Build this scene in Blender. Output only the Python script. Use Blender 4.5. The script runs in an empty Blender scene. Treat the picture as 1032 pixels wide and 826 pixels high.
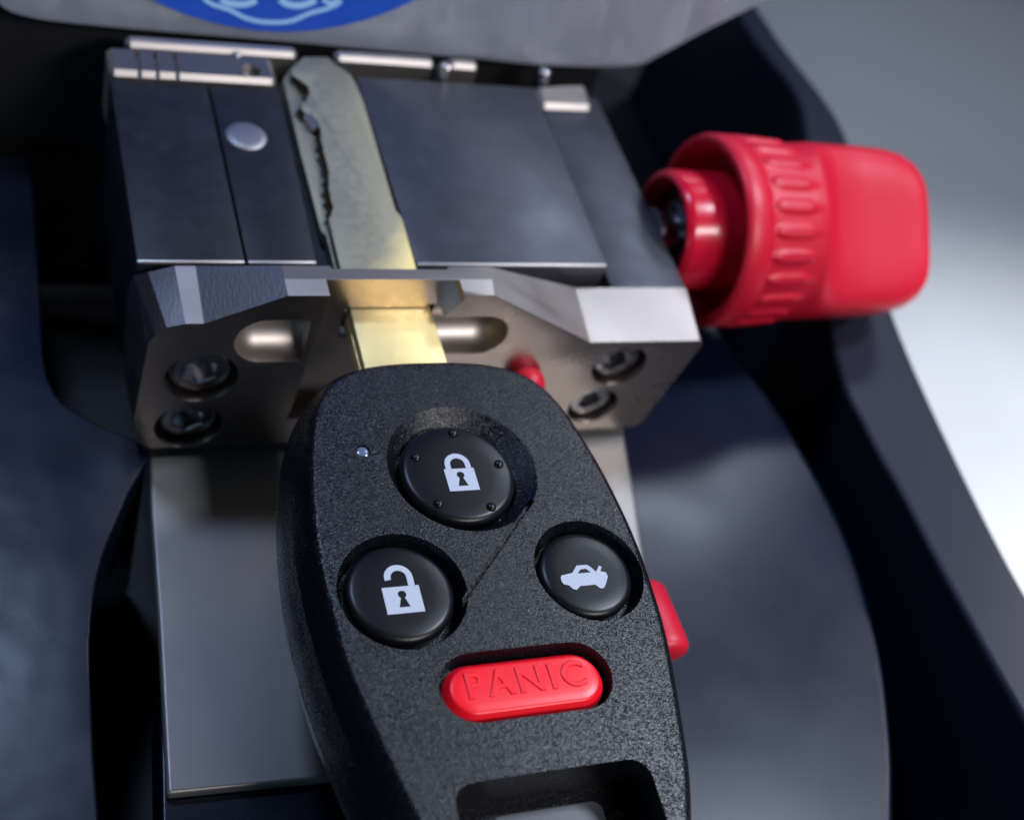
import bpy, bmesh, math, random
from mathutils import Vector, Matrix, Euler, noise

S = 0.001                                  # every dimension below is in millimetres
scene = bpy.context.scene
random.seed(4)

# ------------------------------------------------------------------ camera
CAM = Vector((-40.719, -76.144, 91.067))   # mm
FPX = 1361.6                               # focal length in pixels of a 1032 px wide frame
def _rot(a, b, c):
    Rx = Matrix(((1, 0, 0), (0, math.cos(a), -math.sin(a)), (0, math.sin(a), math.cos(a))))
    Ry = Matrix(((math.cos(b), 0, math.sin(b)), (0, 1, 0), (-math.sin(b), 0, math.cos(b))))
    Rz = Matrix(((math.cos(c), -math.sin(c), 0), (math.sin(c), math.cos(c), 0), (0, 0, 1)))
    return Rx @ Ry @ Rz
R_CW = _rot(-0.70558, 0.28324, 0.27785).transposed()      # camera -> world
cam_data = bpy.data.cameras.new('camera')
cam = bpy.data.objects.new('camera', cam_data)
scene.collection.objects.link(cam)
cam.matrix_world = Matrix.Translation(CAM * S) @ R_CW.to_4x4()
cam_data.sensor_width = 36.0
cam_data.lens = 36.0 * FPX / 1032.0
cam_data.clip_start = 0.005
cam_data.clip_end = 20.0
cam_data.dof.use_dof = True
cam_data.dof.focus_distance = 0.109
cam_data.dof.aperture_fstop = 27.0
scene.camera = cam

# ------------------------------------------------------------------ light
scene.view_settings.view_transform = 'Standard'
scene.view_settings.look = 'None'
scene.view_settings.exposure = 0.0
scene.view_settings.gamma = 1.0
world = bpy.data.worlds.new('World')
scene.world = world
world.use_nodes = True
world.node_tree.nodes['Background'].inputs[0].default_value = (0.55, 0.66, 1.0, 1)
world.node_tree.nodes['Background'].inputs[1].default_value = 0.008

def area(name, loc, target, sx, sy, power, color):
    l = bpy.data.lights.new(name, 'AREA')
    l.shape = 'RECTANGLE'; l.size = sx * S; l.size_y = sy * S
    l.energy = power; l.color = color
    o = bpy.data.objects.new(name, l); scene.collection.objects.link(o)
    o.location = Vector(loc) * S
    o.rotation_euler = (Vector(target) - Vector(loc)).to_track_quat('-Z', 'Y').to_euler()
    return o
area('key_lamp', (165, 5, 250), (0, -5, 0), 40, 40, 0.68, (0.74, 0.84, 1.0))
area('back_fill', (190, 170, 215), (20, 0, -10), 60, 45, 0.20, (0.76, 0.85, 1.0))  # unseen lamp added for reflections on the bed and trays
area('ceiling_lamp', (112, -232, 230), (10, 0, 0), 150, 26, 0.72, (0.98, 0.95, 0.95))
area('tray_sheen_fill', (-66, 92, 195), (-40, -20, -20), 30, 30, 0.20, (0.48, 0.64, 1.0))  # unseen fill added for the bluish sheen on the left tray
area('side_fill', (-230, -190, 40), (-10, -40, 0), 60, 60, 0.09, (0.42, 0.72, 1.0))  # unseen fill added for blue speckles on the fob's left wall
spot = bpy.data.lights.new('table_spot_fill', 'SPOT')  # unseen spot added to whiten the table at lower right
spot.energy = 14; spot.spot_size = math.radians(38); spot.spot_blend = 1.0; spot.shadow_soft_size = 0.01
spot_o = bpy.data.objects.new('table_spot_fill', spot); scene.collection.objects.link(spot_o)
spot_o.location = Vector((320, 5, 180)) * S
spot_o.rotation_euler = (Vector((135, -2, -62)) - Vector((320, 5, 180))).to_track_quat('-Z', 'Y').to_euler()

# ------------------------------------------------------------------ helpers
def _ray(px, py):
    return R_CW @ Vector((px - 516.0, -(py - 413.0), -FPX))
def az(px, py, z):                         # point of the level plane z that is measured at a photo pixel
    d = _ray(px, py); t = (z - CAM.z) / d.z; return CAM + d * t
def ay(px, py, y):
    d = _ray(px, py); t = (y - CAM.y) / d.y; return CAM + d * t
def ax(px, py, x):
    d = _ray(px, py); t = (x - CAM.x) / d.x; return CAM + d * t

def link(name, me, mat, parent=None):
    me.transform(Matrix.Scale(S, 4))         # built in mm, placed in metres
    o = bpy.data.objects.new(name, me)
    scene.collection.objects.link(o)
    if mat is not None:
        me.materials.clear()
        for m in (mat if isinstance(mat, (list, tuple)) else [mat]): me.materials.append(m)
    if parent is not None: o.parent = parent
    return o
def empty(name, loc, label, cat, group=None):
    o = bpy.data.objects.new(name, None); scene.collection.objects.link(o)
    o.location = (0, 0, 0); o.empty_display_size = 0.01
    o['label'] = label; o['category'] = cat
    if group: o['group'] = group
    return o
def smooth(me, ang=35):
    for p in me.polygons: p.use_smooth = True
    me.set_sharp_from_angle(angle=math.radians(ang))
def weighted(me):
    return bake(me, [('WEIGHTED_NORMAL', dict(keep_sharp=True, weight=100))])
def mk(verts, faces):
    bm = bmesh.new()
    vs = [bm.verts.new(Vector(v)) for v in verts]
    for f in faces:
        try: bm.faces.new([vs[i] for i in f])
        except ValueError: pass
    bmesh.ops.recalc_face_normals(bm, faces=bm.faces)
    if bm.calc_volume(signed=True) < 0: bmesh.ops.reverse_faces(bm, faces=bm.faces)
    me = bpy.data.meshes.new('m'); bm.to_mesh(me); bm.free()
    return me
def bake(me, mods):
    """apply a list of (type, settings) modifiers to a mesh and return the result"""
    o = bpy.data.objects.new('tmp', me); scene.collection.objects.link(o)
    for t, kw in mods:
        m = o.modifiers.new(t, t)
        for k, v in kw.items(): setattr(m, k, v)
    dg = bpy.context.evaluated_depsgraph_get()
    r = bpy.data.meshes.new_from_object(o.evaluated_get(dg))
    bpy.data.objects.remove(o)
    return r
def bevel(me, w, seg=2, ang=30):
    return bake(me, [('BEVEL', dict(width=w, segments=seg, limit_method='ANGLE', angle_limit=math.radians(ang), harden_normals=False))])
def cut(me, cutters, op='DIFFERENCE'):
    for c in cutters:
        co = bpy.data.objects.new('c', c); scene.collection.objects.link(co)
        me = bake(me, [('BOOLEAN', dict(operation=op, object=co, solver='EXACT'))])
        bpy.data.objects.remove(co)
    return me
def box(x0, x1, y0, y1, z0, z1):
    v = [(x, y, z) for z in (z0, z1) for y in (y0, y1) for x in (x0, x1)]
    return mk(v, [(0, 1, 3, 2), (4, 5, 7, 6), (0, 1, 5, 4), (2, 3, 7, 6), (0, 2, 6, 4), (1, 3, 7, 5)])
def prism(pts, z0, z1, axis='z'):
    """closed outline extruded; pts are (x,y) for axis z, (x,z) for axis y"""
    n = len(pts)
    if axis == 'z': v = [(p[0], p[1], z0) for p in pts] + [(p[0], p[1], z1) for p in pts]
    else: v = [(p[0], z0, p[1]) for p in pts] + [(p[0], z1, p[1]) for p in pts]
    f = [tuple(range(n)), tuple(range(n, 2 * n))] + [(i, (i + 1) % n, n + (i + 1) % n, n + i) for i in range(n)]
    return mk(v, f)
def loft(rings, cap=True):
    n = len(rings[0]); v = [p for r in rings for p in r]; f = []
    for k in range(len(rings) - 1):
        for i in range(n):
            f.append((k * n + i, k * n + (i + 1) % n, (k + 1) * n + (i + 1) % n, (k + 1) * n + i))
    if cap:
        f.append(tuple(range(n))); f.append(tuple((len(rings) - 1) * n + i for i in range(n)))
    return mk(v, f)
def revolve(prof, c, axis='z', n=64, closed=True):
    """prof: (radius, height) pairs turned about an axis through c"""
    rings = []
    for r, h in prof:
        r = max(r, 0.002)
        ring = []
        for i in range(n):
            a = 2 * math.pi * i / n; u, w = r * math.cos(a), r * math.sin(a)
            if axis == 'z': ring.append((c[0] + u, c[1] + w, c[2] + h))
            elif axis == 'y': ring.append((c[0] + u, c[1] + h, c[2] + w))
            else: ring.append((c[0] + h, c[1] + u, c[2] + w))
        rings.append(ring)
    return loft(rings, closed)
def catmull(pts, n=8, closed=False):
    out = []; m = len(pts)
    rng = range(m) if closed else range(m - 1)
    for i in rng:
        p = [Vector(pts[(i + k) % m]) if closed else Vector(pts[min(max(i + k, 0), m - 1)]) for k in (-1, 0, 1, 2)]
        for s in range(n):
            t = s / n
            out.append(0.5 * ((2 * p[1]) + (p[2] - p[0]) * t + (2 * p[0] - 5 * p[1] + 4 * p[2] - p[3]) * t * t + (-p[0] + 3 * p[1] - 3 * p[2] + p[3]) * t ** 3))
    if not closed: out.append(Vector(pts[-1]))
    return out
def fill2d(outlines, depth, bev=0.0):
    """flat shape with holes, extruded by a little; local xy, mm"""
    cu = bpy.data.curves.new('c', 'CURVE'); cu.dimensions = '2D'; cu.fill_mode = 'BOTH'
    cu.extrude = depth / 2; cu.bevel_depth = bev; cu.bevel_resolution = 1
    for ol in outlines:
        sp = cu.splines.new('POLY'); sp.points.add(len(ol) - 1); sp.use_cyclic_u = True
        for k, p in enumerate(ol): sp.points[k].co = (p[0], p[1], 0, 1)
    o = bpy.data.objects.new('c', cu); scene.collection.objects.link(o)
    dg = bpy.context.evaluated_depsgraph_get()
    me = bpy.data.meshes.new_from_object(o.evaluated_get(dg))
    bpy.data.objects.remove(o)
    return me
def move(me, m):
    me.transform(m); return me
def T(x, y, z): return Matrix.Translation(Vector((x, y, z)))
def join(mes):
    bm = bmesh.new()
    for m in mes: bm.from_mesh(m)
    me = bpy.data.meshes.new('j'); bm.to_mesh(me); bm.free(); return me
def arc(cx, cy, r, a0, a1, n=24):
    return [(cx + r * math.cos(math.radians(a0 + (a1 - a0) * i / n)), cy + r * math.sin(math.radians(a0 + (a1 - a0) * i / n))) for i in range(n + 1)]
def rrect(x0, x1, y0, y1, r, n=6):
    return arc(x1 - r, y1 - r, r, 0, 90, n) + arc(x0 + r, y1 - r, r, 90, 180, n) + arc(x0 + r, y0 + r, r, 180, 270, n) + arc(x1 - r, y0 + r, r, 270, 360, n)

# ------------------------------------------------------------------ materials
def material(name, color, rough=0.5, metal=0.0, spec=0.5, coat=0.0, coat_rough=0.1, bump=None, rvar=None, cvar=None, aniso=None, trans=0.0):
    """bump: list of (kind, scale per mm, strength, distance mm, stretch); rvar: (scale, low, high); cvar: (scale, colour2, lo, hi)"""
    m = bpy.data.materials.new(name); m.use_nodes = True
    nt = m.node_tree; N = nt.nodes; Lk = nt.links
    b = N['Principled BSDF']
    b.inputs['Base Color'].default_value = (*color, 1); b.inputs['Roughness'].default_value = rough
    b.inputs['Metallic'].default_value = metal; b.inputs['Specular IOR Level'].default_value = spec
    b.inputs['Coat Weight'].default_value = coat; b.inputs['Coat Roughness'].default_value = coat_rough
    b.inputs['Transmission Weight'].default_value = trans
    tc = N.new('ShaderNodeTexCoord')
    def coords(scale, stretch=(1, 1, 1)):
        mp = N.new('ShaderNodeMapping'); Lk.new(tc.outputs['Object'], mp.inputs[0])
        mp.inputs['Scale'].default_value = tuple(1000 * scale * s for s in stretch); return mp.outputs[0]
    def tex(kind, scale, stretch=(1, 1, 1), detail=2.0):
        if kind == 'pebble':
            t = N.new('ShaderNodeTexVoronoi'); t.inputs['Scale'].default_value = 1; t.feature = 'F1'
            Lk.new(coords(scale, stretch), t.inputs['Vector'])
            mr = N.new('ShaderNodeMapRange'); mr.interpolation_type = 'SMOOTHSTEP'; Lk.new(t.outputs['Distance'], mr.inputs[0])
            mr.inputs[1].default_value = 0.75; mr.inputs[2].default_value = 0.05; mr.inputs[3].default_value = 0.0; mr.inputs[4].default_value = 1.0
            sp = N.new('ShaderNodeSeparateColor'); Lk.new(t.outputs['Color'], sp.inputs[0])
            mu = N.new('ShaderNodeMath'); mu.operation = 'MULTIPLY'; Lk.new(mr.outputs[0], mu.inputs[0]); Lk.new(sp.outputs[0], mu.inputs[1])
            return mu.outputs[0]
        if kind == 'voronoi':
            t = N.new('ShaderNodeTexVoronoi'); t.inputs['Scale'].default_value = 1
            Lk.new(coords(scale, stretch), t.inputs['Vector']); return t.outputs['Distance']
        t = N.new('ShaderNodeTexNoise'); t.inputs['Scale'].default_value = 1; t.inputs['Detail'].default_value = detail
        Lk.new(coords(scale, stretch), t.inputs['Vector']); return t.outputs[0]
    prev = None
    for kd in (bump or []):
        kind, sc, st, dist = kd[:4]; stretch = kd[4] if len(kd) > 4 else (1, 1, 1)
        bn = N.new('ShaderNodeBump'); bn.inputs['Strength'].default_value = st; bn.inputs['Distance'].default_value = dist * S
        Lk.new(tex(kind, sc, stretch), bn.inputs['Height'])
        if prev: Lk.new(prev, bn.inputs['Normal'])
        prev = bn.outputs[0]
    if prev: Lk.new(prev, b.inputs['Normal'])
    if rvar:
        mr = N.new('ShaderNodeMapRange'); Lk.new(tex('noise', rvar[0], rvar[3] if len(rvar) > 3 else (1, 1, 1), 4), mr.inputs[0])
        mr.inputs[1].default_value = 0.3; mr.inputs[2].default_value = 0.7; mr.inputs[3].default_value = rvar[1]; mr.inputs[4].default_value = rvar[2]
        Lk.new(mr.outputs[0], b.inputs['Roughness'])
    if cvar:
        mr = N.new('ShaderNodeMapRange'); Lk.new(tex('noise', cvar[0], (1, 1, 1), 5), mr.inputs[0])
        mr.inputs[1].default_value = cvar[2]; mr.inputs[2].default_value = cvar[3]
        mx = N.new('ShaderNodeMix'); mx.data_type = 'RGBA'; Lk.new(mr.outputs[0], mx.inputs['Factor'])
        mx.inputs['A'].default_value = (*color, 1); mx.inputs['B'].default_value = (*cvar[1], 1)
        Lk.new(mx.outputs['Result'], b.inputs['Base Color'])
    return m
M = {}
M['fob'] = material('grained_black_plastic', (0.003, 0.0035, 0.006), 0.25, spec=0.42, bump=[('pebble', 7.6, 1.0, 0.038), ('noise', 13.0, 0.8, 0.024)], rvar=(6.0, 0.16, 0.38))
M['button'] = material('smooth_black_rubber', (0.004, 0.004, 0.006), 0.33, spec=0.28, bump=[('noise', 9.0, 0.4, 0.012)])
M['panic'] = material('red_rubber', (0.82, 0.006, 0.018), 0.34, spec=0.4, bump=[('noise', 5.0, 0.15, 0.01)])
M['icon'] = material('white_print', (0.42, 0.45, 0.54), 0.6, cvar=(6.0, (0.34, 0.37, 0.45), 0.45, 0.8))
M['led'] = material('smoked_lens', (0.10, 0.13, 0.20), 0.15)
M['brass'] = material('grey_tinted_brass', (0.80, 0.62, 0.30), 0.52, 0.9, bump=[('noise', 9.0, 0.25, 0.004), ('noise', 3.0, 0.15, 0.002, (1, .08, 1))], rvar=(1.2, 0.46, 0.60))
M['nickel'] = material('nickel_plated_steel', (0.45, 0.385, 0.355), 0.30, 1.0, bump=[('noise', 7.0, 0.2, 0.004), ('noise', 3.0, 0.25, 0.002, (.1, 1, 1))], rvar=(0.3, 0.26, 0.34))
M['milled'] = material('milled_dark_steel', (0.17, 0.165, 0.175), 0.5, 1.0, bump=[('noise', 4.5, 1.0, 0.035, (1.0, .3, 1)), ('noise', 9.0, 0.8, 0.02)])
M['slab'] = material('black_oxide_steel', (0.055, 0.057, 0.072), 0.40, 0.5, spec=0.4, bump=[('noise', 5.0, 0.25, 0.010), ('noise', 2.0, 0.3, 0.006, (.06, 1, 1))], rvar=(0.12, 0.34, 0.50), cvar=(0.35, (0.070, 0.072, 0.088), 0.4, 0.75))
M['dark'] = material('black_recess', (0.006, 0.006, 0.008), 0.6)
M['screw'] = material('black_steel_screw', (0.34, 0.34, 0.36), 0.26, 1.0, bump=[('noise', 3.0, 0.3, 0.02)])
M['knob'] = material('red_knob_plastic', (0.58, 0.009, 0.032), 0.42, spec=0.4, bump=[('noise', 3.0, 0.12, 0.012)])
M['housing'] = material('black_housing_plastic', (0.003, 0.005, 0.014), 0.25, spec=0.38, bump=[('noise', 0.09, 0.4, 0.5), ('noise', 0.7, 0.10, 0.04), ('noise', 5.0, 0.35, 0.010)], rvar=(0.07, 0.20, 0.34))
M['panel'] = material('dark_blue_black_plastic', (0.003, 0.006, 0.018), 0.27, spec=0.26, bump=[('noise', 4.0, 0.25, 0.012), ('noise', 0.04, 0.25, 0.5)], rvar=(0.05, 0.22, 0.34))
M['rim'] = material('charcoal_plastic', (0.008, 0.010, 0.021), 0.40, spec=0.22, bump=[('noise', 3.0, 0.2, 0.015)])
M['bed'] = material('satin_steel', (0.26, 0.245, 0.232), 0.40, 0.6, bump=[('noise', 3.0, 0.2, 0.008)], rvar=(0.05, 0.36, 0.46))
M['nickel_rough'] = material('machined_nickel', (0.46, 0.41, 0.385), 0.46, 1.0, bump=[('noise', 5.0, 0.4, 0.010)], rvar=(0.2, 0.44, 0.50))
M['rail'] = material('dull_nickel', (0.20, 0.18, 0.175), 0.48, 1.0, bump=[('noise', 5.0, 0.3, 0.01)])
M['slab_shaded'] = material('black_oxide_shaded', (0.010, 0.011, 0.016), 0.46, 0.0, spec=0.18, bump=[('noise', 5.0, 0.3, 0.010), ('noise', 2.0, 0.3, 0.006, (.06, 1, 1))], rvar=(0.2, 0.38, 0.54), cvar=(0.5, (0.016, 0.017, 0.024), 0.4, 0.75))  # darker copy of slab: left jaws' lack of reflection put into the colour
M['cut'] = material('darkened_cut_brass', (0.07, 0.055, 0.03), 0.6, 1.0, bump=[('noise', 6.0, 1.0, 0.1)])  # black reflection in the cut wall, put into the colour
M['knob_gloss'] = material('glossy_red_plastic', (0.55, 0.006, 0.028), 0.22, spec=0.5)
M['lug'] = material('grey_plastic', (0.07, 0.075, 0.09), 0.4, bump=[('noise', 5.0, 0.3, 0.01)])
M['pin'] = material('dull_steel_pin', (0.27, 0.26, 0.265), 0.5, 1.0, bump=[('noise', 4.0, 0.3, 0.01)])
M['table'] = material('pale_grey_table', (0.22, 0.23, 0.25), 0.5, cvar=(0.012, (0.18, 0.19, 0.21), 0.4, 0.7))
M['guard'] = material('scuffed_clear_plastic', (0.33, 0.35, 0.41), 0.14, spec=0.8, trans=0.35, bump=[('noise', 0.10, 0.7, 1.6, (1, 1, .25)), ('noise', 2.0, 0.15, 0.02)], rvar=(0.05, 0.08, 0.26, (1, 1, .3)))
M['sticker'] = material('blue_sticker', (0.004, 0.06, 0.42), 0.4, cvar=(0.15, (0.006, 0.075, 0.46), 0.4, 0.7))
M['sticker_line'] = material('pale_blue_print', (0.30, 0.52, 0.80), 0.5)

# blade: brass by the bow; its grey reflection towards the tip is painted in
def brass_grey_reflection(m):
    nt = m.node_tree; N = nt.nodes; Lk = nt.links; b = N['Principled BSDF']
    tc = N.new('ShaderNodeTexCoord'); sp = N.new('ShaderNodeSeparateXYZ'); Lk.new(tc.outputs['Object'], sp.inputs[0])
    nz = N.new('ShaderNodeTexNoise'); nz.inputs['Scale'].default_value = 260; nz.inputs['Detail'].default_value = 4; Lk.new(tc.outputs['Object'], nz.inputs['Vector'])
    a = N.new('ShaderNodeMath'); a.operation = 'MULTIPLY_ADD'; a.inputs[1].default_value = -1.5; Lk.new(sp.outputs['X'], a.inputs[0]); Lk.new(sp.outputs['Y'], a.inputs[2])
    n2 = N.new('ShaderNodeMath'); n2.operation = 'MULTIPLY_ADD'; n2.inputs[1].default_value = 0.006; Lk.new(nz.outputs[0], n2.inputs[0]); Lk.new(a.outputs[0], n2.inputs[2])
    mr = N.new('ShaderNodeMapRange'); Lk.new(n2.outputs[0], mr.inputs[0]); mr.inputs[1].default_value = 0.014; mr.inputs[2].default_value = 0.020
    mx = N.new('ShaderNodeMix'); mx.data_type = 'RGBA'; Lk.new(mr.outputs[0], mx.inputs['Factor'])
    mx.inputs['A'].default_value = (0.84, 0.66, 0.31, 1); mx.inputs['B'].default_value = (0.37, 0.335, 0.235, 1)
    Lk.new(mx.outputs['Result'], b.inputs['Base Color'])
brass_grey_reflection(M['brass'])

# ================================================================== table, housing
me = mk([(-900, -700, -62), (1100, -700, -62), (1100, 1300, -62), (-900, 1300, -62)], [(0, 1, 2, 3)])
tb = link('table', me, M['table']); tb['kind'] = 'structure'

house = empty('machine_housing', (0, 0, 0), 'black plastic machine base with curved trays around the metal key clamp', 'machine')

def sheet(name, pts, z, thick, mat, bev=1.5, parent=house, seg=4):
    me = prism([(p[0], p[1]) for p in pts], z - thick, z)
    me = bevel(me, bev, seg, 50); smooth(me, 50); me = weighted(me)
    return link(name, me, mat, parent)
# floor of the base under everything
sheet('base_floor', [(-150, -130), (80, -130), (76, -40), (78, 8), (100, 48), (96, 125), (-150, 125)], -46, 12, M['dark'], 1)
# right tray
rp = catmull([az(*p, -20) for p in [(690, 250), (735, 345), (790, 420), (850, 530), (885, 640), (900, 740), (903, 830), (905, 960)]], 8)
sheet('right_tray', [az(560, 250, -20)] + list(rp) + [az(600, 960, -20)], -20, 24, M['panel'], 2.0)
# outer rim
zi = -14
inner = catmull([az(*p, zi) for p in [(700, -60), (752, 28), (800, 92), (812, 150), (838, 345), (872, 430), (908, 495), (950, 575), (1032, 722), (1130, 880)]], 8)
outer = catmull([az(*p, zi) for p in [(1190, 800), (1100, 690), (1032, 592), (960, 450), (905, 325), (872, 220), (850, 128), (790, 45), (765, 8), (720, -60)]], 8)
sheet('outer_rim', list(inner) + list(outer), zi, 44, M['rim'], 1.2)
# left tray: a gently dished sheet with a long shallow channel
lz = -19
bd = catmull([az(*p, lz) for p in [(-60, 150), (10, 158), (30, 170), (40, 280), (50, 385), (95, 425), (147, 452), (128, 500), (102, 565), (91, 640), (94, 740), (100, 840), (104, 960)]], 8)
sheet('left_tray', list(bd) + [az(-200, 960, lz), az(-200, 150, lz)], lz, 24, M['housing'], 2.6, seg=6)
# black back wall behind the clamp
sheet('rear_wall', [(-75, 53), (38, 53), (38, 62), (-75, 62)], -2, 41, M['dark'], 1)

# grey bed below the clamp
zb = -19.5
bed = [az(149, 440, zb), az(152, 520, zb), az(160, 640, zb), az(168, 800, zb), az(372, 780, zb), az(630, 772, zb), az(655, 600, zb), az(640, 500, zb), az(626, 420, zb)]
bd2 = sheet('clamp_bed', bed, zb, 1.2, M['bed'], 0.4)
sheet('lower_skirt', [az(160, 700, zb - 1.25), az(164, 960, zb - 1.25), az(520, 960, zb - 1.25), az(500, 700, zb - 1.25)], zb - 1.25, 8, M['housing'], .4)
bd2['label'] = 'pale grey metal bed under the clamp'

# ================================================================== key clamp
vise = empty('key_clamp', (0, 0, 0), 'nickel and black steel clamp holding the brass key blade', 'clamp')
YF, YB, ZT = 5.0, 7.0, 3.95
def f(x, z): return (x, YF, z)
zl, zr = 0.35, -3.1
b_strip0, b_strip1 = az(176, 268, zl), az(197, 268, zl)
b5, b6 = Vector((-12.7, 8.7, ZT)), Vector((7.6, 8.7, ZT))
b7, b8 = az(580, 290, zr), az(691, 290, zr)
front = [f(-24.9, -13.6), f(-24.4, -2.2), f(-23.9, -1.0), f(-23.0, -0.1), f(-21.4, zl), f(-19.8, zl), f(-12.8, ZT), f(7.0, ZT), f(19.6, zr), f(32.4, zr), f(33.0, -3.8), f(30.9, -17.2), f(30.2, -17.8), f(-23.0, -17.8), f(-24.2, -16.6)]
back = [(-25.2, 13, -13.6), (-25.2, 13, -3.2), (-24.9, 13, -1.9), (-23.8, b_strip0.y, -0.5), tuple(b_strip0), tuple(b_strip1), tuple(b5), tuple(b6), tuple(b7), tuple(b8), (b8.x + .6, 13, -3.8), (31.5, 13, -17.2), (30.8, 13, -17.8), (-23.4, 13, -17.8), (-24.8, 13, -16.6)]
n = len(front)
faces = [tuple(range(n)), tuple(range(n, 2 * n))] + [(i, (i + 1) % n, n + (i + 1) % n, n + i) for i in range(n)]
plate = mk(front + back, faces)
bm = bmesh.new(); bm.from_mesh(plate); bmesh.ops.triangulate(bm, faces=bm.faces); bmesh.ops.recalc_face_normals(bm, faces=bm.faces); bm.to_mesh(plate); bm.free()
def bore(px, py, r, d, ypl=YF):
    p = ay(px, py, ypl); return p, revolve([(r, -1.0), (r, d)], p, 'y', 48)
pk = [ay(333, 297, YF), ay(297, 402, YF), ay(467, 290, YF)]
pocket = prism([(-9.1, 6), (pk[0].x, pk[0].z - .1), (pk[1].x, pk[1].z), (pk[1].x - .3, -14.0), (3.0, -14.0), (0.4, -3.0), (3.3, 2.0), (4.0, 3.0), (4.0, 6)], 2.0, YB, 'y')
slotL = [ay(272, 343, YF), ay(305, 343, YF)]
sr = 2.9
def capsule(x0, x1, z, r, n=16):
    return arc(x1, z, r, -90, 90, n) + arc(x0, z, r, 90, 270, n)
cL = ay(268, 344, YF); cR = ay(485, 338, YF)
def scoop(cx, cz, r, side, xe):
    rings = []
    for y, k in [(3, 1), (YF + .8, 1)] + [(YF + .8 + 2.4 * math.sin(math.radians(t)), max(.03, math.cos(math.radians(t)))) for t in range(9, 91, 9)]:
        a0 = 90 if side < 0 else -90
        pts = [(cx + r * k * math.cos(math.radians(a0 + 180 * i / 28)), cz + r * k * math.sin(math.radians(a0 + 180 * i / 28))) for i in range(29)]
        pts += [(xe, pts[-1][1]), (xe, pts[0][1])]
        rings.append([(px_, y, pz_) for px_, pz_ in pts])
    return loft(rings, True)
s1 = scoop(cL.x, cL.z, 2.9, -1, ay(307, 350, YF).x)
s2 = scoop(cR.x, cR.z, 2.75, 1, 1.5)
cav = prism(rrect(-6.35, 3.0, -4.0, 0.2, .3), 6, 16, 'y')
back_gap = box(-8.2, 3.3, 8.35, 18, -9, 8)
holes = []
bores = []
for (px, py, r) in ((203, 381, 3.45), (190, 429, 3.3), (624, 369, 3.05), (597, 409, 2.9)):
    p, c = bore(px, py, r, 4.6); holes.append((p, r)); bores.append(c)
plate = cut(plate, [pocket, s1, s2, cav, back_gap] + bores)
plate = bevel(plate, 0.22, 2, 28)
bm = bmesh.new(); bm.from_mesh(plate)
bmesh.ops.bisect_plane(bm, geom=bm.verts[:] + bm.edges[:] + bm.faces[:], plane_co=(0, 7.05, 0), plane_no=(0, 1, 0))
bm.to_mesh(plate); bm.free()
smooth(plate, 13)
fp = link('front_plate', plate, [M['nickel'], M['milled'], M['nickel_rough'], M['rail']], vise)
# the slanted flanks and the rounded left corner are left as milled
for p in plate.polygons:
    c = p.center / S; nn = p.normal
    if nn.z > 0.3 and nn.y > -0.5 and c.y > 5.2 and ((-20.0 < c.x < -12.0 and c.z > .3 and nn.x < -.15) or c.x < -21.65):
        p.material_index = 1
    elif .25 < nn.z < .96 and nn.y < -.25 and c.y < 8 and c.z > -3.6:
        p.material_index = 2
    elif nn.z > .8 and c.y > 7.06 and c.z > 3.8:
        p.material_index = 3
    elif nn.z > .8 and c.y > 5.2 and c.z > -5 and c.z < 4.2:
        p.material_index = 2
    elif YF + .3 < c.y < 8.3 and nn.y > -.985 and abs(c.z - cL.z) < 3.1 and c.x < -10.5:
        p.material_index = 2
    elif YF + .3 < c.y < 8.3 and nn.y > -.985 and abs(c.z - cR.z) < 2.9 and 2.5 < c.x < cR.x + 3:
        p.material_index = 2
for p, r in holes:
    w = join([revolve([(r * .80, 1.9), (r * .80, 1.3), (r * .74, 1.1), (r * .46, 1.1), (r * .42, 1.3), (r * .42, 2.9), (0, 3.0)], p, 'y', 6 * 8, True)])
    # hex-socket screw head
    rings = []
    for rad, h, hexa in ((r * .86, 4.5, 0), (r * .86, 1.2, 0), (r * .82, .95, 0), (r * .74, .8, 0), (r * .46, .78, 1), (r * .41, .95, 1), (r * .40, 2.4, 1)):
        ring = []
        for i in range(48):
            a = 2 * math.pi * i / 48
            rr = rad / math.cos(((a + math.pi / 6) % (math.pi / 3)) - math.pi / 6) if hexa else rad
            ring.append((p.x + rr * math.cos(a), p.y + h, p.z + rr * math.sin(a)))
        rings.append(ring)
    sm = loft(rings, True); smooth(sm, 30)
    link('socket_screw', sm, M['screw'], fp)
    # bright chamfer washer
# jaws
ZS = -1.0
def slab(name, x0a, x0b, x1a, x1b, y0, y1, z0, z1, mat, bev=.25):
    v = [(x0a, y0, z0), (x1a, y0, z0), (x1b, y1, z0), (x0b, y1, z0), (x0a, y0, z1), (x1a, y0, z1), (x1b, y1, z1), (x0b, y1, z1)]
    me = mk(v, [(0, 1, 2, 3), (4, 5, 6, 7), (0, 1, 5, 4), (1, 2, 6, 5), (2, 3, 7, 6), (3, 0, 4, 7)])
    me = bevel(me, bev, 2, 30); smooth(me, 25)
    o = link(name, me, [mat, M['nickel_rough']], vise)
    for p in me.polygons:                     # front edge highlight painted in with bright nickel
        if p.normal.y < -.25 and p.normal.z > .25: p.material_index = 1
    return o
outer_jaw = slab('jaw_block', -24.6, -24.6, -14.55, -14.65, 13.9, 40.0, -18, ZS, M['slab_shaded'])
inner_jaw = slab('jaw_block', -14.35, -14.45, -7.6, -6.9, 13.9, 40.0, -18, ZS, M['slab_shaded'])
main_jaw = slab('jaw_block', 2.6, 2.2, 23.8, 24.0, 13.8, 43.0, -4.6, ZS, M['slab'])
rj = [az(616, 290, zr), az(692, 290, zr), az(602, 98, zr), az(542, 95, zr)]
v = [(r.x, r.y, zz) for zz in (-18, zr) for r in rj]
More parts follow.
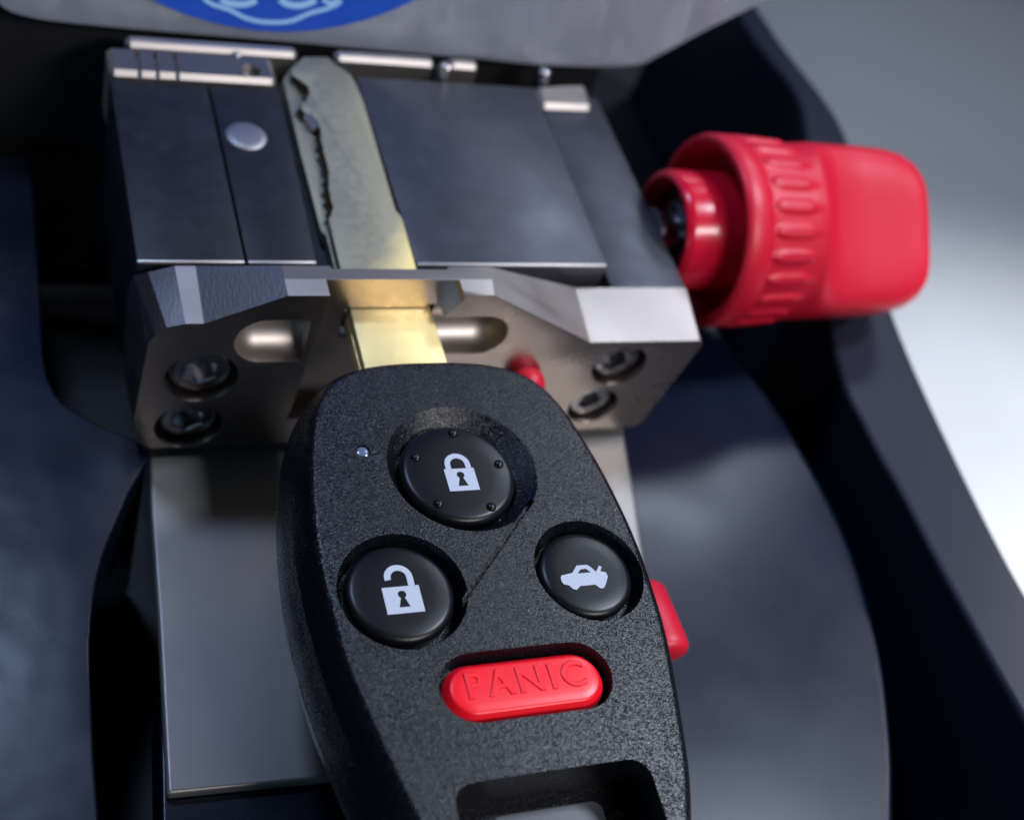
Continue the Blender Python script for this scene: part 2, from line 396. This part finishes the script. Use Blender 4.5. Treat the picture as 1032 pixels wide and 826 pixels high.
me = mk(v, [(0, 1, 2, 3), (4, 5, 6, 7), (0, 1, 5, 4), (1, 2, 6, 5), (2, 3, 7, 6), (3, 0, 4, 7)])
me = bevel(me, .3, 2); smooth(me, 25); link('side_jaw', me, M['slab'], vise)
slab('jaw_core', -8, -8, 25, 25, 13.6, 43, -18, -4.8, M['dark'])
slab('channel_floor', -7.5, -7.5, 3, 3, 13.4, 44, -4.7, -3.2, M['dark'])
# pin in the left jaw
p = az(248, 138, ZS)
me = revolve([(2.15, -1), (2.15, .12), (2.0, .25), (1.4, .33), (0, .35)], (p.x, p.y, ZS), 'z', 48); smooth(me, 40)
link('locating_pin', me, M['pin'], inner_jaw)
# pale block on the side jaw
q = [az(539, 86, zr + .6), az(590, 84, zr + .6), az(598, 109, zr + .6), az(546, 107, zr + .6)]
me = prism([(k.x, k.y) for k in (q[3], q[2], q[1], q[0])], zr - .5, zr + .7); me = bevel(me, .55, 1); smooth(me, 20)
link('stop_block', me, M['nickel_rough'], vise)
# rear rail with three scribed grooves
p0, p1 = az(112, 81, -.3), az(281, 88, -.3)
rail = box(p0.x, p1.x, 40.3, 44.7, -8, -.3)
rail = bevel(rail, .5, 1)
rail = cut(rail, [box(gx - .22, gx + .22, 38, 44.0, -.9, 3) for gx in (az(140, 66, -.3).x, az(158, 67, -.3).x, az(178, 68, -.3).x)] + [revolve([(1.1, -3), (1.1, 2)], (az(253, 71, -.3).x, az(253, 71, -.3).y, 0), 'z', 32)])
smooth(rail, 25)
rl = link('rear_rail', rail, [M['rail'], M['nickel_rough']], vise)
for p in rail.polygons:
    if abs(p.normal.z) < .95: p.material_index = 1
me = revolve([(.95, -1.0), (.9, -.75), (.45, -.7), (.4, -1.3), (0, -1.35)], (az(253, 71, -.3).x, az(253, 71, -.3).y, -.3), 'z', 24)
smooth(me); link('screw', me, M['screw'], rl)
for (pa, pc_) in (((128, 46), (302, 60)), ((340, 61), (441, 70)), ((456, 70), (485, 72))):
    sL, sR = az(*pa, -.1), az(*pc_, -.1)
    bar = bevel(box(sL.x, sR.x, 44.9, 46.6, -8, -.12), .45, 1); smooth(bar, 20)
    link('back_bar', bar, M['nickel_rough'], vise)
pb = az(450, 67, .2)
me = revolve([(.85, -3), (.85, .5), (.6, .8), (0, .95)], (pb.x, pb.y, -.3), 'z', 24); smooth(me, 50); link('locating_pin', me, M['nickel'], vise)
pb = az(240, 52, .2)
me = revolve([(.55, -3), (.5, .1), (.3, .3), (0, .35)], (pb.x, pb.y, -.3), 'z', 24); smooth(me, 50); link('locating_pin', me, M['nickel'], vise)
pb = az(549, 72, -2)
me = revolve([(.9, -6), (.9, .0), (.6, .3), (0, .35)], (pb.x, pb.y, -2), 'z', 24); smooth(me, 50); link('locating_pin', me, M['screw'], vise)

# ---- knob
KX = 34.0
kc = ax(668, 232, KX + 1)
ky, kz = kc.y, kc.z
screw = revolve([(2.6, .5), (2.6, .8), (2.2, 1), (2.2, 9)], (KX - 1, ky, kz), 'x', 40); smooth(screw, 30)
link('lead_screw', screw, M['screw'], vise)
knob = bpy.data.objects.new('clamp_knob', None); scene.collection.objects.link(knob); knob.parent = vise
hub = revolve([(5.6, 7), (5.7, 1.6), (5.8, .4), (6.0, .05), (6.3, .0), (6.75, .35), (6.9, 1.0), (6.95, 9.2), (6.95, 16)], (KX + .6, ky, kz), 'x', 96); smooth(hub, 40)
link('hub', hub, M['knob_gloss'], knob)
core = revolve([(0.5, 1.2), (2.0, 1.3), (3.4, 1.6), (3.6, 2.2), (5.2, 2.5), (5.75, 2.6), (5.75, 6)], (KX + .6, ky, kz), 'x', 64); smooth(core, 30)
link('bearing', core, M['screw'], knob)
GA = math.radians(38)             # grip faces up and towards the viewer
def kring(x, R, flute, t, w=1.0, th=1.0, n=288, sh=0.0):
    ring = []
    for i in range(n):
        a = 2 * math.pi * i / n
        c, s = math.cos(a), math.sin(a)
        rr = R
        if flute:
            u = (a * 24 / (2 * math.pi)) % 1.0
            d = abs(u - .5) * 2
            q = 1 - (d / .58) ** 2 - ((x - 12.0) / 2.95) ** 4
            if q > 0: rr += .42 * min(1.0, q * 1.6) ** .7
        cy, cz = rr * c, rr * s
        if t > 0:
            e = 2 / 4.2
            sy = math.copysign(abs(c) ** e, c) * w; sz = math.copysign(abs(s) ** e, s) * th
            cy = cy * (1 - t) + sy * t; cz = cz * (1 - t) + sz * t
        y = cy * math.cos(GA) - cz * math.sin(GA); z = cy * math.sin(GA) + cz * math.cos(GA)
        ring.append((KX + x + sh * cz, ky + y, kz + z))
    return ring
R0 = 11.0
rings = [kring(9.0, 7.1, 0, 0), kring(8.9, 8.6, 0, 0), kring(6.2, 9.7, 0, 0), kring(5.7, 10.1, 0, 0), kring(5.5, 10.5, 0, 0), kring(5.7, 10.9, 0, 0), kring(6.4, R0 + .15, 0, 0), kring(8.6, R0 + .1, 0, 0)]
for x, fl in [(8.9 + .3 * k, 1) for k in range(21)]:
    rings.append(kring(x, R0 - .25 - (x - 9) * .05, fl, 0))
for x, t, w, th in ((16.3, 0, 1, 1), (16.8, .08, 10.4, 8.2), (17.4, .3, 10.4, 7.8), (18.2, .62, 10.35, 7.0), (19.6, .9, 10.3, 6.5), (21, 1, 10.25, 6.3), (25, 1, 10.2, 6.2), (29, 1, 10.0, 6.1), (31.5, 1, 9.5, 6.0), (33.3, 1, 8.6, 5.7), (34.5, 1, 7.4, 5.2), (35.2, 1, 6.2, 4.4), (35.6, 1, 4.6, 3.2), (35.75, 1, 2.6, 1.4), (35.8, 1, .2, .1)):
    rings.append(kring(x, R0 - .6, 0, t, w, th))
grip = loft(rings, True); smooth(grip, 60)
link('grip', grip, M['knob'], knob)

# ---- small red clamp levers below the key
def rod(name, a, b, r0, r1, mat, parent, flat=.75, n=32):
    a, b = Vector(a), Vector(b); d = (b - a); L = d.length; d.normalize()
    s = d.cross(Vector((0, 0, 1))).normalized(); u = s.cross(d)
    rings = []
    for k, (t, q) in enumerate([(0, .05), (.01, .5), (.04, .82), (.1, .97), (.5, 1), (.8, 1.02), (.9, 1.0), (.96, .85), (.99, .5), (1, .05)]):
        r = (r0 + (r1 - r0) * t) * q
        rings.append([tuple(a + d * L * t + s * r * math.cos(2 * math.pi * i / n) + u * r * flat * math.sin(2 * math.pi * i / n)) for i in range(n)])
    me = loft(rings, True); smooth(me, 60); return link(name, me, mat, parent)
lev = rod('red_lever', az(647, 590, -11), az(675, 661, -10), 2.2, 2.2, M['knob'], None)
lev['label'] = 'red plastic lever sticking out beside the right edge of the key fob'; lev['category'] = 'lever'
pc = ay(531, 387, 4.0)
me = revolve([(1.5, 1.6), (1.5, 1.25)] + [(1.9 * math.cos(math.radians(t)), -1.9 * math.sin(math.radians(t))) for t in range(-40, 91, 10)], (pc.x, pc.y, pc.z), 'y', 40); smooth(me, 60)
rb = link('red_button', me, M['knob'], None)
rb['label'] = 'small red button on the metal plate above the top right corner of the key fob'; rb['category'] = 'button'

# ================================================================== car key
key = empty('car_key', (0, 0, 0), 'black car remote key with four buttons, brass blade clamped in metal', 'car key')
AX = -1.55
# blade
outer_bl = [az(*p, -.9) for p in [(284, 77), (297, 66), (308, 60), (331, 60)]]
o_left = [(283.5, 78), (327, 226)]
tip = [(294, 68), (306, 57.5), (330, 57.5), (341, 67), (353, 75), (359, 85)]
rightE = [(367, 105), (399, 212), (403, 216), (406, 222), (421, 275)]
Bz = 0.0
tipw = [az(*p, Bz) for p in tip]; rw = [az(*p, Bz) for p in rightE]
wav = [(294, 75), (304.6, 82), (311.5, 90), (309, 99), (303, 106), (306, 112), (318, 119), (322.5, 128), (324, 141), (327, 156), (331.5, 173), (331, 185), (334, 201), (335, 213), (331, 220)]
wavw = catmull([az(*p, Bz) for p in wav], 5)
for k_ in range(4, len(wavw) - 3):            # torn, chattered milling edge
    wavw[k_] = wavw[k_] + Vector((random.uniform(-.08, .08), random.uniform(-.05, .05), 0))
xr = 2.05; xl = -5.75
top_pts = [(p.x, p.y) for p in wavw] + [(-5.7, 17.6), (-5.9, 8), (-6.05, -8), (xr, -8), (xr + .05, 8), (rw[4].x, rw[4].y), (rw[3].x, rw[3].y), (rw[2].x, rw[2].y), (rw[1].x, rw[1].y), (rw[0].x, rw[0].y)] + [(p.x, p.y) for p in reversed(tipw)]
up = prism(top_pts, -1.4, 0.0); up = bevel(up, .10, 2, 50)
lw = [az(*p, -1.2) for p in [(285, 79), (293, 69), (306, 60)]]
low_pts = [(lw[0].x, lw[0].y), (-6.35, 30), (-6.3, 18.6), (-5.9, 17.9), (-6.0, 8), (-6.15, -8), (xr + .1, -8), (xr + .1, 8), (1.9, 19), (1.6, 36.5), (.6, 43), (-2.5, 44), (lw[2].x, lw[2].y), (lw[1].x, lw[1].y)]
low = prism(low_pts, -2.6, -1.2); low = bevel(low, .12, 2, 40)
bl = join([up, low]); smooth(bl, 30)
# dark strip added to widen the cut wall's painted dark reflection
tv = []; tf = []
for k_, p_ in enumerate(wavw[3:-2]):
    w_ = .42 + .16 * math.sin(k_ * 1.7) + random.uniform(-.08, .12)
    if k_ < 2: w_ *= .4
    x_l = max(p_.x - w_, -6.15)
    tv += [(x_l, p_.y, -1.22), (x_l + .1, p_.y, -1.08 + random.uniform(-.04, .05)), (p_.x + .15, p_.y, -1.0 + random.uniform(-.05, .05)), (p_.x + .15, p_.y, -1.3)]
nk = len(tv) // 4
for k_ in range(nk - 1):
    for q_ in range(4): tf.append((4 * k_ + q_, 4 * k_ + (q_ + 1) % 4, 4 * k_ + 4 + (q_ + 1) % 4, 4 * k_ + 4 + q_))
tf += [(0, 1, 2, 3), tuple(4 * (nk - 1) + q_ for q_ in range(4))]
track = mk(tv, tf)
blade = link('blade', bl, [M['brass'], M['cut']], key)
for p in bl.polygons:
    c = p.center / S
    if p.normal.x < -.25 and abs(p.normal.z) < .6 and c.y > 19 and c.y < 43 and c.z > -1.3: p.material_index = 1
link('dark_track_strip', track, M['cut'], blade)
# raised burr left by the cutter
bq = [az(306, 110, -.1), az(313, 112, .12), az(322, 126, .10), az(315, 131, -.5), az(307, 121, -.6)]
me = mk([tuple(p) for p in bq] + [tuple(p - Vector((0, 0, .5))) for p in bq], [(0, 1, 2, 3, 4), (5, 6, 7, 8, 9)] + [(i, (i + 1) % 5, 5 + (i + 1) % 5, 5 + i) for i in range(5)])
link('burr', me, M['nickel_rough'], blade)
# small stamp near the bow
def text(body, size, ex, bev, res=3, space=1.0):
    cu = bpy.data.curves.new('t', 'FONT'); cu.body = body; cu.size = size; cu.extrude = ex; cu.bevel_depth = bev; cu.bevel_resolution = 1
    cu.align_x = 'CENTER'; cu.align_y = 'CENTER'; cu.space_character = space; cu.resolution_u = res
    o = bpy.data.objects.new('t', cu); scene.collection.objects.link(o)
    dg = bpy.context.evaluated_depsgraph_get(); me = bpy.data.meshes.new_from_object(o.evaluated_get(dg)); bpy.data.objects.remove(o); return me

# case
hwp = [(-2.95, 0.0), (-3.0, 2.5), (-3.3, 5.2), (-4.0, 7.6), (-5.2, 9.4), (-7.2, 10.8), (-10, 11.8), (-14, 12.7), (-18, 13.3), (-22.5, 13.65), (-27, 13.6), (-32, 13.2), (-38.5, 12.0), (-44, 10.7), (-50, 8.4), (-54, 6.0), (-56, 3.5), (-56.6, 0.0)]
right = catmull([(h, y, 0) for y, h in hwp], 6)
outl = [(p.x, p.y) for p in right] + [(-p.x, p.y) for p in reversed(right[1:-1])]
ol = outl
nrm = []
m_ = len(ol)
for i in range(m_):
    a = Vector(ol[i - 1]); b = Vector(ol[(i + 1) % m_]); d = (b - a)
    if d.length < 1e-6: d = Vector((1, 0))
    d.normalize(); nrm.append(Vector((-d.y, d.x)))
# outward check
cen = Vector((0, -27))
if (Vector(ol[40]) - cen).dot(nrm[40]) < 0: nrm = [-v for v in nrm]
def body_ring(off, z, sc=1.0):
    r = []
    for (x, y), nn in zip(ol, nrm):
        px, py = x + nn.x * off, y + nn.y * off
        px, py = px * sc, (py + 27) * sc - 27
        r.append((AX + px, py, z))
    return r
ZC = 4.0
prof = [(-2.0, -8.8), (-.6, -8.4), (.4, -7.4), (1.1, -5.8), (1.55, -3.6), (1.6, -3.45), (1.35, -3.35), (1.35, -3.2), (1.6, -3.1), (1.5, -1.0), (1.1, 1.2), (.45, 3.0), (.15, 3.55), (-.15, 3.83), (-.5, 3.96)]
rings = [body_ring(o, z) for o, z in prof]
dome = lambda s: 3.96 + .32 * (1 - s * s)
for s in (.93, .85, .72, .55, .36, .18, .04):
    rings.append(body_ring(-.5, dome(s), s))
rings = [body_ring(-2.0, -8.85, .04), body_ring(-2.0, -8.84, .3), body_ring(-2.0, -8.83, .7)] + rings
body = loft(rings, True)
def coneat(c, r0, z0, r1, z1, sh=(0, 0), n=96):
    rings = []
    for r, z, k in ((r0 * .98, z0, 0), (r0, z0 + .02, 0), (r1, z1, 1)):
        rings.append([(c[0] + sh[0] * k + r * math.cos(2 * math.pi * i / n), c[1] + sh[1] * k + r * math.sin(2 * math.pi * i / n), z) for i in range(n)])
    return loft(rings, True)
LB = (-1.75, -15.1); UB = (-9.3, -26.0); TB = (6.65, -25.75); PB = (-1.45, -34.95)
cutters = [coneat(LB, 5.25, 2.95, 7.15, 4.75, (.6, .6)), revolve([(5.25, 1.6), (5.25, 3.2)], (LB[0], LB[1], 0), 'z', 96),
           coneat(UB, 4.65, 2.2, 5.3, 4.75, (.08, -.02)),
           coneat(TB, 4.3, 2.2, 4.95, 4.75, (.3, .12))]
def cap_pts(c, hl, r, n=20): return [(c[0] + x, c[1] + y) for x, y in arc(hl - r, 0, r, -90, 90, n) + arc(-(hl - r), 0, r, 90, 270, n)]
pr0 = cap_pts(PB, 6.85, 2.65); pr1 = cap_pts((PB[0] + .15, PB[1] + .15), 7.1, 2.92)
cutters.append(loft([[(x, y, 2.6) for x, y in pr0], [(x, y, 4.75) for x, y in pr1]], True))
# keyring opening through the end of the case
ho = rrect(AX - 7.75, AX + 7.75, -51.0, -42.0, 1.6)
cutters.append(prism(rrect(AX - 7.6, AX + 7.6, -50.9, -43.6, 1.4), -12.3, 10.1))
cutters.append(prism(ho, -1.2, 9))
# status light recess
lp = az(366, 454, 4.1)
cutters.append(revolve([(.55, -1.0), (.62, 1.0)], (lp.x, lp.y, 4.0), 'z', 32))
# fine step line tangent to the two wells
a = az(537, 503, 4.2); b = az(462, 613, 4.1)
d = (b - a).normalized(); s_ = Vector((-d.y, d.x, 0)) * .21
cutters.append(prism([(a + s_).to_2d(), (a - s_).to_2d(), (b - s_).to_2d(), (b + s_).to_2d()], 3.5, 6))
body = cut(body, cutters[:-1])
body = bevel(body, .11, 2, 33)
body = cut(body, cutters[-1:])
smooth(body, 32)
body = weighted(body)
case = link('case', body, M['fob'], key)
# inner bar seen in the keyring opening
e0, e1 = az(455, 817, -1.7), az(603, 796, -1.7)
bar = bevel(box(AX - 7.7, e1.x, -50.8, (e0.y + e1.y) / 2, -7.5, -1.7), .14, 2); smooth(bar, 20)
link('ring_bar', bar, M['fob'], case)
g0, g1 = az(492, 819, -1.0), az(606, 807, -1.0)
lug = prism(rrect(g0.x, g1.x, -50.7, (g0.y + g1.y) / 2, .9), -6, -1.0); lug = bevel(lug, .15, 2, 50); smooth(lug, 20)
link('ring_lug', lug, M['lug'], case)

def button(name, c, r, zt, label):
    me = revolve([(r - .1, -1.9), (r, -.6), (r, -.45), (r - .10, -.26), (r - .28, -.10), (r - .6, -.02), (r * .6, .03), (r * .3, .05), (0, .05)], (c[0], c[1], zt), 'z', 128)
    smooth(me, 50)
    o = link(name, me, M['button'], key); o['label'] = label
    return o
zt = 3.92
lockb = button('lock_button', LB, 4.98, zt, 'round lock button ringed by five raised dots')
unlb = button('unlock_button', UB, 4.33, zt, 'round unlock button with open padlock')
trb = button('trunk_button', TB, 4.02, zt - .05, 'round trunk release button with car symbol')
for px, py in ((457, 436), (419.5, 460.5), (503, 467), (442.5, 507), (495.5, 510)):
    p = az(px, py, zt + .1)
    me = revolve([(.42, -.2), (.42, .05), (.38, .16), (.25, .26), (0, .32)], (p.x, p.y, zt - .02), 'z', 24); smooth(me, 60)
    link('raised_dot', me, M['button'], lockb)
# icons, built flat in mm and laid 0.03 mm above the button
def icon(name, outlines, z, parent):
    me = fill2d(outlines, .03); move(me, T(0, 0, z)); return link(name, me, M['icon'], parent)
iz = zt + .08
def keyhole(c, h):
    u = h; return arc(c[0], c[1] + .18 * u, .13 * u, -60, 240, 16) + [(c[0] - .17 * u, c[1] - .25 * u), (c[0] + .17 * u, c[1] - .25 * u)]
def shackle(cx, y0, w, h, t, open_=False):
    r = w / 2
    if not open_:
        return [(cx + r, y0 - .01)] + arc(cx, y0 + h - r, r, 0, 180, 20) + [(cx - r, y0 - .01), (cx - r + t, y0 - .01)] + arc(cx, y0 + h - r, r - t, 180, 0, 20) + [(cx + r - t, y0 - .01)]
    return [(cx + r, y0 - .01)] + arc(cx, y0 + h - r, r, 0, 190, 22) + arc(cx, y0 + h - r, r - t, 190, 0, 22) + [(cx + r - t, y0 - .01)]
c0 = az(465.5, 483, iz); W_, H_ = 2.65, 2.25
ib = [(c0.x - W_ / 2, c0.y - H_ / 2), (c0.x + W_ / 2, c0.y - H_ / 2), (c0.x + W_ / 2, c0.y + H_ / 2), (c0.x - W_ / 2, c0.y + H_ / 2)]
me = join([move(fill2d([ib, keyhole((c0.x, c0.y), 2.6)], .03), T(0, 0, iz)), move(fill2d([shackle(c0.x, c0.y + H_ / 2, 2.25, 1.55, .48)], .03), T(0, 0, iz))])
link('padlock_symbol', me, M['icon'], lockb)
c0 = az(406.5, 604, iz); W_, H_ = 3.0, 2.35
ib = [(c0.x - W_ / 2, c0.y - H_ / 2), (c0.x + W_ / 2, c0.y - H_ / 2), (c0.x + W_ / 2, c0.y + H_ / 2), (c0.x - W_ / 2, c0.y + H_ / 2)]
me = join([move(fill2d([ib, keyhole((c0.x, c0.y), 2.6)], .03), T(0, 0, iz)), move(fill2d([shackle(c0.x + .05, c0.y + H_ / 2, 2.3, 1.95, .52, True)], .03), T(0, 0, iz))])
link('open_padlock_symbol', me, M['icon'], unlb)
# car with raised boot lid: outline read off the symbol
def zp(x, y): return (520 + x * 180 / 1032, 510 + y * 144 / 826)
car = [(258, 412), (262, 400), (325, 385), (350, 342), (410, 338), (432, 352), (462, 378), (480, 342), (495, 350), (487, 376), (518, 380), (530, 405), (522, 440), (510, 470), (490, 474), (472, 462), (458, 452), (372, 460), (352, 482), (330, 478), (306, 456), (276, 450), (264, 435)]
win = [(356, 388), (372, 364), (404, 360), (432, 382)]
me = join([move(fill2d([[az(*zp(*p), iz - .05).to_2d() for p in car], [az(*zp(*p), iz - .05).to_2d() for p in win]], .03), T(0, 0, iz - .05))])
link('car_symbol', me, M['icon'], trb)
# panic button
rings = []
for hl, r, z in ((6.5, 2.3, -2.2), (6.55, 2.38, -.75), (6.48, 2.3, -.62), (6.12, 1.95, -.14), (6.05, 1.88, -.07), (5.9, 1.72, -.02), (5.3, 1.1, .02), (4.7, .5, .04), (4.25, .05, .04)):
    rings.append([(x, y, 4.06 + z) for x, y in cap_pts(PB, hl, r)])
me = loft(rings, True); smooth(me, 28)
pan = link('panic_button', me, M['panic'], key); pan['label'] = 'red oblong panic button'
me = text('PANIC', 2.95, .03, .07, 6, 1.22)
move(me, T(PB[0] + .05, PB[1] + .2, 4.10) @ Matrix.Scale(1.0, 4))
smooth(me, 30)
link('lettering', me, M['panic'], pan)
me = revolve([(.5, -.6), (.5, -.05), (.3, .03), (0, .05)], (lp.x, lp.y, 3.98), 'z', 24); smooth(me, 60); link('status_light', me, M['led'], key)

# ================================================================== clear chip guard with blue sticker
gtilt = 0.30
def gp(px, py):                                # plane of the guard: rises and leans back from its lower edge
    n_ = Vector((0, -1, gtilt)).normalized(); o_ = Vector((0, 50, 4)); d = _ray(px, py)
    t = (o_ - CAM).dot(n_) / d.dot(n_); return CAM + d * t
gpts = catmull([gp(*p) for p in [(-70, -120), (-40, -40), (-5, 3), (28, 19), (110, 29), (300, 45), (480, 61), (560, 68), (638, 68), (668, 56), (712, 32), (768, 4), (860, -45)]], 6)
gpts += [gp(860, -200), gp(-70, -200)]
gn = Vector((0, -1, gtilt)).normalized()
nn_ = len(gpts)
me = mk([tuple(p) for p in gpts] + [tuple(p - gn * 2.2) for p in gpts], [tuple(range(nn_)), tuple(range(nn_, 2 * nn_))] + [(i, (i + 1) % nn_, nn_ + (i + 1) % nn_, nn_ + i) for i in range(nn_)])
me = bevel(me, .5, 2, 40); smooth(me, 30)
guard = link('chip_guard', me, M['guard'])
guard['label'] = 'scuffed clear plastic guard with a blue round sticker behind the clamp'; guard['category'] = 'guard'
# sticker: a disc on the guard, its lower edge in view
u_ = Vector((1, 0, 0)); w_ = Vector((0, gtilt, 1)).normalized()
cbot = gp(266, 31); rad = 31.0
cen_ = cbot + w_ * rad
dsk = [tuple(cen_ + gn * .06 + u_ * rad * math.cos(a) + w_ * rad * math.sin(a)) for a in [2 * math.pi * i / 128 for i in range(128)]]
dsk2 = [tuple(Vector(p) + gn * .12) for p in dsk]
me = loft([dsk, dsk2], True); st = link('sticker', me, M['sticker'], guard)
def stroke(pts, wd, closed=False):
    P = [gp(*p) for p in pts]; P = catmull(P, 6, closed); vs = []; fs = []
    for i, p in enumerate(P):
        a = P[max(i - 1, 0)]; b = P[min(i + 1, len(P) - 1)]; d = (b - a).normalized(); s = d.cross(gn).normalized() * wd / 2
        vs += [tuple(p + s + gn * .2), tuple(p - s + gn * .2), tuple(p - s + gn * .13), tuple(p + s + gn * .13)]
    for i in range(len(P) - 1):
        for k in range(4): fs.append((4 * i + k, 4 * i + (k + 1) % 4, 4 * i + 4 + (k + 1) % 4, 4 * i + 4 + k))
    return mk(vs, fs)
lines = [stroke([(205, -2), (214, 4), (232, 10), (248, 18), (268, 22), (292, 21), (312, 13), (330, 8), (342, 2), (338, -3)], .45),
         stroke([(222, -1), (232, 3), (246, 4), (258, 0)], .7), stroke([(282, -1), (290, 4), (304, 5), (318, 0)], .7), stroke([(325, -2), (332, 3), (341, 0)], .5)]
link('face_symbol', join(lines), M['sticker_line'], st)
